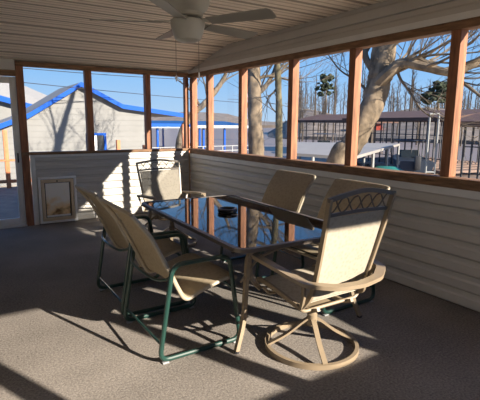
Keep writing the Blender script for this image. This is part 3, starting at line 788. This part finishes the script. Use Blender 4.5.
# distant bare trees
rng = random.Random(11); protos = []
for k in range(4):
    bm = NB(); H_ = 9
    pts = [Vector((0, 0, -1)), Vector((.1, 0, 2)), Vector((.0, .15, 5)), Vector((.2, 0, 7.5)), Vector((.1, .1, 9))]
    sweep(bm, pts, [.22, .18, .12, .07, .02], 5)
    for i in range(13):
        zz = 2.0+i*.5; a = rng.uniform(0, 2*PI)
        branch(bm, Vector((.1, .05, zz)), Vector((math.cos(a), math.sin(a), .9)).normalized(), rng.uniform(1.2, 2.2)*(1.15-zz/12), .06, 2, rng, 3, .8)
    protos.append((bm, k))
pm = []
for bm, k in protos:
    me = bpy.data.meshes.new('shore_tree'); bmesh.ops.recalc_face_normals(bm, faces=bm.faces); bm.to_mesh(me); bm.free(); me.materials.append(twig_far); pm.append(me)
spots = [(AT(325, 121, 75).xy, 4.2), (AT(437, 121, 62).xy, 4.6), (AT(372, 121, 96).xy, 7)]
def put_tree(s):
    for _ in range(60):
        px = rng.uniform(296, 500); D = rng.uniform(58, 125) if s < 1.06 else rng.uniform(125, 230); q = AT(px, 121, D)
        if all((q.xy-c).length > 3.3*s+r for c, r in spots): break
    else: return
    spots.append((q.xy.copy(), 3.3*s))
    o = bpy.data.objects.new('shore_tree', rng.choice(pm)); COL.objects.link(o)
    o.location = (q.x, q.y, -1.5+rng.uniform(0, .4)+min(max(0, D-80), 50)*.11); o.scale = (s, s, s*rng.uniform(1.0, 1.3)); o.rotation_euler = (0, 0, rng.uniform(0, 6.28))
    tag(o, 'leafless grey brown tree in the thicket behind the docks', 'tree', 'leafless trees behind the docks')
for i in range(60): put_tree(rng.uniform(.6, 1.05))
for i in range(110): put_tree(rng.uniform(1.07, 1.5))
# pines
def pine(label, px, D, H_, w, seed):
    q = AT(px, 121, D); t = empty('pine_tree', label, 'tree', (q.x, q.y, -1.4)); rg = random.Random(seed)
    link('trunk', sweep(NB(), [(0, 0, -.8), (.1, 0, H_*.5), (0, .1, H_*.95)], [.25, .17, .05], 6), bark, t)
    bm = NB()
    for i in range(60):
        s = rg.uniform(.68, 1); a = rg.uniform(0, 6.28); rr = w*(1.15-s)*2.4*rg.uniform(.3, 1)
        c = Vector((rr*math.cos(a), rr*math.sin(a), H_*s)); r0 = w*rg.uniform(.12, .24)
        res = bmesh.ops.create_icosphere(bm, subdivisions=2, radius=1)
        for v in res['verts']:
            v.co *= rg.uniform(.55, 1.35)
            v.co = c+Vector((v.co.x*r0, v.co.y*r0, v.co.z*r0*.65))*(1+rg.uniform(-.05, .03))
    link('foliage', bm, pineg, t, smooth=False)
pine('tall pine with rounded dark crown behind the far dock, left of the leaning tree', 325, 75, 11.0, 2.0, 4)
pine('pine with dark crown rising between the limbs at the right', 437, 62, 8.6, 2.4, 5)

# ------------------------------------------------------------------ power lines
def wire(label, a, b_, sag):
    a = Vector(a); b_ = Vector(b_); pts = []
    for i in range(13):
        s = i/12; p = a.lerp(b_, s); p.z -= sag*4*s*(1-s); pts.append(p)
    tag(link('power_line', sweep(NB(), pts, .013, 5), steel), label, 'power line')
wire('thin black power line highest across the left windows', AY(0, 66, 10), AY(200, 80, 10), .05)
wire('lower thin power line crossing the sky above the cottage ridge', AY(0, 80, 10), AY(260, 104, 14), .05)
wire('black cable rising to the right past the third window post', AT(292, 70, 19), AT(400, 25, 17), .15)

# ------------------------------------------------------------------ light
sd = bpy.data.lights.new('sun', 'SUN'); sd.energy = 7.0; sd.angle = math.radians(.6); sd.color = (1.0, .89, .75)
so = bpy.data.objects.new('sun', sd); COL.objects.link(so)
so.rotation_euler = Vector((-.44, 1, -.46)).to_track_quat('-Z', 'Y').to_euler()
w = bpy.data.worlds.new('sky'); sc.world = w; w.use_nodes = True; nt = w.node_tree; N = nt.nodes; L = nt.links
tc = N.new('ShaderNodeTexCoord'); sp = N.new('ShaderNodeSeparateXYZ'); L.new(tc.outputs['Generated'], sp.inputs[0])
cr = N.new('ShaderNodeValToRGB'); e = cr.color_ramp.elements
e[0].position = 0; e[0].color = (.50, .68, .90, 1); e[1].position = 1; e[1].color = (.08, .24, .66, 1)
q = e.new(.10); q.color = (.30, .57, .95, 1)
q = e.new(.30); q.color = (.13, .38, .88, 1)
L.new(sp.outputs['Z'], cr.inputs['Fac'])
bg = N['Background']; bg.inputs['Strength'].default_value = .52
L.new(cr.outputs[0], bg.inputs['Color'])

# ------------------------------------------------------------------ camera
cd = bpy.data.cameras.new('camera'); cd.sensor_width = 36; cd.lens = F/480*36; cd.clip_end = 2000; cd.clip_start = .02
co = bpy.data.objects.new('camera', cd); COL.objects.link(co)
M = Matrix((RX, RY, RZ)).to_4x4()
co.matrix_world = Matrix.Translation(CAM) @ M
sc.camera = co
sc.view_settings.view_transform = 'Standard'; sc.view_settings.look = 'None'; sc.view_settings.gamma = 1
sc.view_settings.use_curve_mapping = False; sc.view_settings.exposure = 1.0
